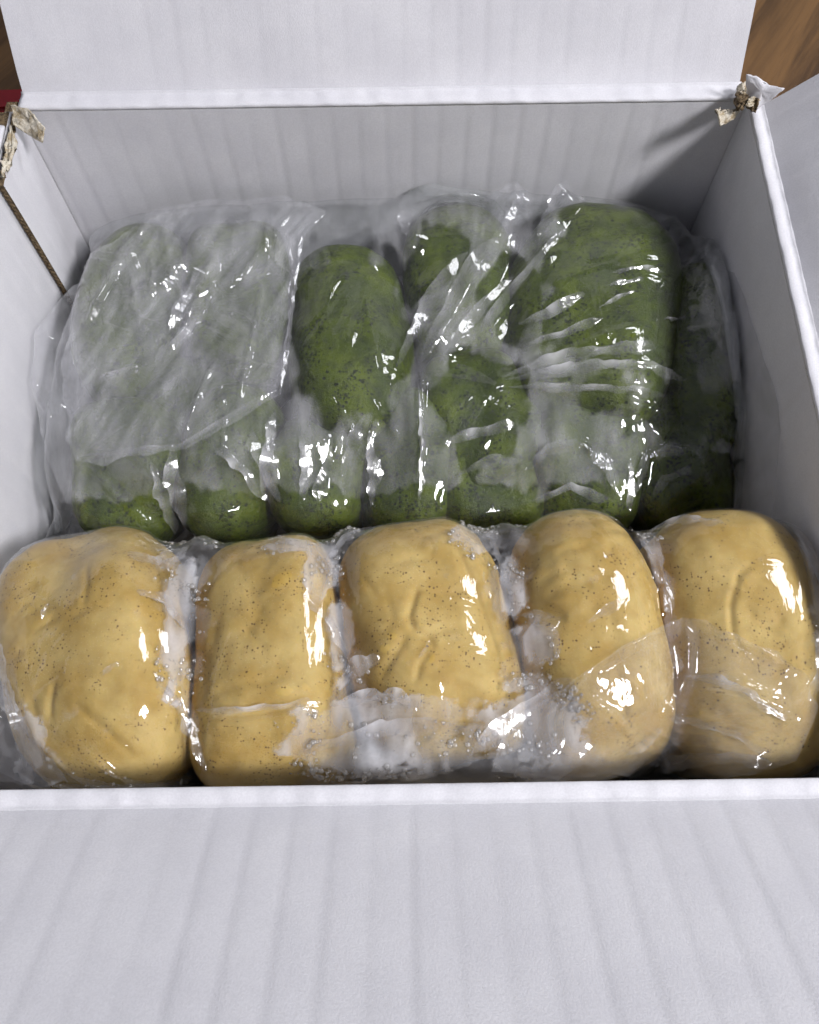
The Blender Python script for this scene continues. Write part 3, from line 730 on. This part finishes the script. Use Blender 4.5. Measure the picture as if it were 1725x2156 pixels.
loose_flap('folded_film', pxl(zz, (150, 965), (280, 958), (390, 950), (480, 905), (590, 842)), pxl(zz, (190, 560), (330, 460), (480, 420), (600, 430), (690, 470)),
           pxl(zz, (150, 965), (130, 800), (145, 680), (190, 560)), pxl(zz, (590, 842), (612, 700), (622, 620), (640, 520), (690, 470)), hmg, M_FLAP, BAGG,
           [(pxl(zz, (400, 700), (440, 610), (460, 540)), .0022, .003), (pxl(zz, (350, 760), (400, 690), (430, 640)), .002, .002), (pxl(zz, (250, 560), (330, 480)), .002, .002),
            (pxl(zz, (200, 800), (300, 780)), .0015, .0015), (pxl(zz, (500, 880), (560, 600)), .0012, .0016), (pxl(zz, (380, 940), (460, 760)), .0012, .0016),
            (pxl(zz, (180, 700), (260, 560)), .002, .002), (pxl(zz, (180, 940), (270, 900)), .0015, .0015)], 77, lift=.0015)
zz = -.036
for k, (pts, wd, lp) in enumerate(((((835, 775), (900, 650), (985, 545)), .0042, 1), (((880, 770), (985, 620), (1065, 515)), .0060, 1), (((935, 750), (1010, 660), (1080, 590)), .0032, 1), (((975, 745), (1080, 620), (1190, 500)), .0026, 1),
        (((1015, 450), (1060, 440), (1110, 430)), .0036, 1), (((1060, 490), (1085, 460), (1110, 440)), .0032, 1), (((1130, 515), (1165, 470), (1200, 440)), .0055, 1), (((860, 520), (850, 490), (862, 470)), .004, 1),
        (((1060, 795), (1200, 770), (1370, 760)), .0036, 0), (((1060, 805), (1230, 800), (1440, 800)), .0030, 0), (((1070, 820), (1250, 830), (1400, 838)), .0022, 0), (((1090, 690), (1150, 680), (1225, 645)), .0030, 0),
        (((1100, 735), (1180, 725), (1260, 700)), .0020, 0), (((1280, 600), (1340, 592), (1390, 596)), .0012, 0), (((1270, 630), (1310, 622), (1345, 612)), .0011, 0), (((1250, 680), (1300, 650), (1330, 640)), .0010, 0), (((1390, 690), (1420, 676), (1450, 660)), .0010, 0),
        (((1105, 1000), (1150, 968), (1220, 958)), .0036, 1), (((1220, 958), (1265, 990), (1300, 1050)), .0040, 1), (((1340, 1040), (1352, 975), (1400, 957), (1435, 968)), .0026, 1), (((1485, 965), (1520, 955), (1550, 965)), .0040, 1),
        (((470, 970), (520, 1010), (560, 1055)), .0030, 0), (((1545, 620), (1540, 720), (1555, 830)), .0022, 1), (((360, 700), (410, 620), (440, 570)), .0034, 1), (((330, 760), (380, 720), (405, 690)), .0030, 1), (((200, 800), (235, 785), (290, 770)), .0018, 0),
        (((380, 960), (372, 1030), (380, 1095)), .0040, 0), (((330, 990), (345, 1050), (350, 1100)), .0030, 0), (((590, 900), (575, 980), (570, 1060)), .0042, 0), (((640, 930), (650, 1000), (640, 1060)), .0026, 0), (((780, 930), (790, 1000), (780, 1060)), .0032, 0), (((880, 800), (888, 900), (886, 1030)), .0010, 0), (((930, 960), (1000, 940), (1080, 920)), .0026, 0), (((960, 1010), (1030, 985), (1100, 985)), .0026, 1), (((1120, 1050), (1200, 1030), (1290, 1060)), .0026, 0), (((1380, 1040), (1400, 1010), (1450, 1000)), .0026, 1), (((1320, 980), (1325, 1030), (1330, 1075)), .0024, 0),
        (((540, 930), (560, 1000), (590, 1060)), .0035, 1), (((700, 930), (690, 1000), (670, 1060)), .0035, 1), (((770, 900), (740, 960), (720, 1010)), .0030, 1))):
    pleat('pleat', pxl(zz if pts[0][1] < 900 else -.046, *pts), wd, hmg, M_PLEAT if lp else M_STREAK, BAGG, 300 + k, lp)
pleat('hem', pxl(-.036, (690, 470), (640, 520), (622, 620), (612, 700), (592, 838)), .0013, hmg, M_HEM, BAGG, 501, 1, lift=.0018)
pleat('hem', pxl(-.040, (170, 962), (280, 957), (390, 949), (480, 904), (590, 841)), .0013, hmg, M_HEM, BAGG, 502, 0, lift=.0018)
def sheet3d(name, bot, top, lef, rig, mat, parent, seed, n=(70, 110)):
    P = coons(*[[at(*p) for p in q] for q in (bot, top, lef, rig)], *n)
    P = apply_folds(P, bundles(seed, P[..., 0].min(), P[..., 0].max(), P[..., 1].min(), P[..., 1].max(), 6, 3, .006, .02, .0010, .0014))
    P[..., 2] += .0007 * crumple(P, seed, 45); P[..., 0] = np.clip(P[..., 0], XL + .0006, X1 - .0006); return film_obj(name, P, mat, parent, None, np.clip(.7 + .4 * vnoise(P * 60, seed), .1, 1.4), np.full(n, 3.0))
sheet3d('loose_film', [(140, 1060, -.060), (180, 1075, -.058)], [(150, 600, -.040), (230, 565, -.038)], [(140, 1060, -.06), (98, 960, -.048), (66, 800, -.039), (75, 700, -.037), (150, 600, -.040)],
        [(180, 1075, -.058), (170, 950, -.048), (165, 800, -.042), (182, 680, -.040), (230, 565, -.038)], M_FLAP, BAGG, 81)
sheet3d('loose_film', [(1545, 1085, -.050), (1625, 1090, -.030)], [(1530, 560, -.042), (1590, 570, -.030)], [(1545, 1085, -.05), (1545, 950, -.046), (1550, 830, -.042), (1545, 700, -.042), (1530, 560, -.042)],
        [(1625, 1090, -.030), (1640, 960, -.022), (1650, 850, -.019), (1620, 700, -.024), (1590, 570, -.030)], M_FLAP, BAGG, 83)
NG = grid_normals(PG)
wb = (PG[..., 0] < -.05) & (PG[..., 1] > .13) & (np.abs(NG[..., 2]) > .6)
beads('water_beads', PG, NG, wb.astype(float) + 1e-9, 90, .0002, .0007, BAGG, 4)

# --- front bag (yellow)
BAGY = empty('plastic_bag', (0, .055, .006)); tag(BAGY, 'clear wet plastic bag wrapped round the row of yellow rice cakes, beaded with water', 'plastic bag', 'clear bags in the box')
PY = drape(-.1130, .1060, .0200, .0935, RIM - .0085, (.030, .025, .045, .045), .0015, yel + airy,
           (XL + .001, X1 - .001, Y0 + .0012, .0958), (.004, .006), 21, 240, sink=.00025)
PY = refine(PY); gy = gap_of(PY, yel)
PY = PY + grid_normals(PY) * ((.0004 * crumple(PY, 5, 55) + .00010 * crumple(PY, 8, 150)) * np.clip(gy / .003, .08, 1))[..., None]
yf = []
for pts, h_, w_ in ((((400, 1500), (520, 1508), (690, 1490)), .0010, .0014), (((720, 1430), (790, 1395)), .0016, .002), (((1100, 1300), (1170, 1330)), .0014, .002),
                    (((1350, 1120), (1370, 1170), (1385, 1230)), .0014, .0013), (((1395, 1240), (1400, 1300)), .0014, .0013), (((170, 1490), (300, 1610)), .0007, .0012),
                    (((0, 1420), (40, 1530)), .0020, .002), (((20, 1380), (70, 1560), (160, 1640)), .0016, .002), (((1690, 1310), (1715, 1400), (1660, 1480)), .0016, .0018),
                    (((350, 1440), (410, 1600)), .0014, .0016), (((1480, 1420), (1640, 1480)), .0012, .0015)):
    yf.append((pxl(-.014, *pts), h_, w_))
yf += bundles(5, -.11, .10, .025, .09, 40, 4, .005, .020, .00055, .0010)
PY = apply_folds(PY, yf)
PY[..., 1] = np.clip(PY[..., 1], Y0 + .0008, .0962)
fogp = np.full(PY.shape[:2], -9.0)
for (px, py, rx_, ry_) in ((800, 1555, 250, 90), (1125, 1535, 120, 115), (370, 1310, 34, 190), (670, 1200, 40, 100), (720, 1340, 32, 110), (1000, 1120, 60, 55), (1140, 1360, 40, 50), (1080, 1250, 24, 90), (600, 1140, 70, 26), (345, 1150, 40, 36), (1385, 1150, 22, 80), (40, 1560, 60, 80), (880, 1500, 110, 40)):
    c0 = at(px, py, -.014); e1 = abs(at(px + rx_, py, -.014)[0] - c0[0]); e2 = abs(at(px, py + ry_, -.014)[1] - c0[1])
    fogp = np.maximum(fogp, (1 - np.hypot((PY[..., 0] - c0[0]) / e1, (PY[..., 1] - c0[1]) / e2)) * 5)
gy = gap_of(PY, yel) * 1000
rag = .8 * vnoise(PY * 70, 71) + .6 * vnoise(PY * 170, 72) + .4 * vnoise(PY * 380, 73)
fogf = np.maximum(fogp, np.minimum(gy - .6, 1.6)) + .8 * rag + .25
mist = np.where(fogp > 0, 1.0, .35) * np.clip(1 + .3 * vnoise(PY * np.array((140, 60, 10)), 75), .5, 1.3)
film_obj('film', PY, M_FILMY, BAGY, yel, mist, np.clip(fogf, 0, 6))
hmy = height_map(PY, X0, X1, Y0, .097)
zy = -.016
loose_flap('loose_film', pxl(zy, (1030, 1632), (1200, 1640), (1380, 1625), (1560, 1630), (1690, 1600)), pxl(zy, (1222, 1432), (1300, 1376), (1432, 1304), (1540, 1360), (1660, 1420)),
           pxl(zy, (1030, 1632), (1060, 1530), (1222, 1432)), pxl(zy, (1690, 1600), (1700, 1500), (1660, 1420)), hmy, M_FLAPY, BAGY,
           [(pxl(zy, (1432, 1304), (1440, 1420), (1400, 1560)), .003, .003), (pxl(zy, (1440, 1450), (1560, 1480), (1680, 1530)), .0015, .0016),
            (pxl(zy, (1240, 1430), (1330, 1375), (1425, 1312)), .0012, .0012), (pxl(zy, (1440, 1312), (1540, 1365), (1640, 1412)), .0012, .0012),
            (pxl(zy, (1380, 1600), (1520, 1590), (1660, 1600)), .002, .002)], 91, lift=.0010, cr=.0003)
for k, (pts, wd, lp) in enumerate(((((722, 1425), (755, 1410), (800, 1392)), .0040, 0), (((1095, 1300), (1130, 1312), (1170, 1335)), .0042, 1), (((1352, 1120), (1368, 1165), (1382, 1225)), .0014, 1), (((1396, 1235), (1398, 1270), (1404, 1300)), .0014, 1),
        (((0, 1440), (15, 1480), (40, 1530)), .0034, 1), (((95, 1310), (102, 1290), (108, 1275)), .0010, 1), (((410, 1497), (530, 1502), (680, 1482)), .0013, 0), (((800, 1470), (840, 1475), (880, 1500)), .0040, 0), (((1225, 1330), (1270, 1300), (1310, 1275)), .0022, 1),
        (((1690, 1480), (1712, 1420), (1700, 1350)), .0026, 1), (((1400, 1590), (1520, 1585), (1650, 1600)), .0030, 0), (((235, 1435), (255, 1415), (270, 1410)), .0012, 1), (((880, 1400), (895, 1380), (905, 1360)), .0009, 1), (((1320, 1590), (1370, 1560), (1395, 1530)), .0020, 1),
        (((270, 1160), (330, 1180), (400, 1170)), .0024, 1), (((300, 1250), (350, 1270), (400, 1330)), .0020, 0), (((330, 1420), (390, 1500), (425, 1620)), .0024, 1), (((560, 1120), (650, 1150), (720, 1220)), .0024, 1), (((640, 1260), (690, 1300), (740, 1400)), .0022, 0), (((680, 1180), (720, 1120), (790, 1095)), .0020, 1), (((1030, 1100), (1055, 1180), (1080, 1280)), .0020, 1), (((1380, 1095), (1430, 1085), (1520, 1105)), .0020, 0), (((1390, 1180), (1410, 1260), (1400, 1340)), .0018, 1), (((620, 1590), (800, 1540), (960, 1530)), .0034, 0), (((980, 1600), (1100, 1500), (1200, 1440)), .0040, 0), (((700, 1490), (760, 1470), (850, 1480)), .0026, 0), (((1440, 1420), (1540, 1450), (1650, 1520)), .0020, 0), (((1430, 1500), (1540, 1540), (1640, 1590)), .0020, 1))):
    pleat('pleat', pxl(-.015, *pts), wd, hmy, M_PLEAT if lp else M_STREAK, BAGY, 400 + k, lp, lift=.0005)
loose_flap('loose_film', pxl(-.03, (-70, 1640), (40, 1650), (150, 1655)), pxl(-.02, (-70, 1290), (-20, 1310), (20, 1370)), pxl(-.03, (-70, 1640), (-75, 1450), (-70, 1290)), pxl(-.02, (150, 1655), (75, 1540), (20, 1370)), hmy, M_FLAPY, BAGY,
           [(pxl(-.03, (-30, 1380), (20, 1500), (60, 1620)), .0025, .003), (pxl(-.03, (0, 1420), (25, 1480), (45, 1540)), .002, .002), (pxl(-.03, (-60, 1560), (40, 1600), (120, 1640)), .002, .0025)], 95, lift=.0012, cr=.0005, n=(80, 80))
NY = grid_normals(PY); gy = gap_of(PY, yel) * 1000
cl = vnoise(PY * 60, 5) + .6 * vnoise(PY * 140, 6)
wb = np.clip((np.clip(fogp, -.5, 1) + .5) + .4 * (gy > 1.2), 0, 1) * np.clip(cl + .5, 0.05, 2) ** 2 * (np.abs(NY[..., 2]) > .35) * (PY[..., 2] > RIM - .05) * (PY[..., 0] > -.09) * (PY[..., 0] < .08)
beads('water_beads', PY, NY, wb + 1e-12, 1700, .00014, .00080, BAGY, 8)
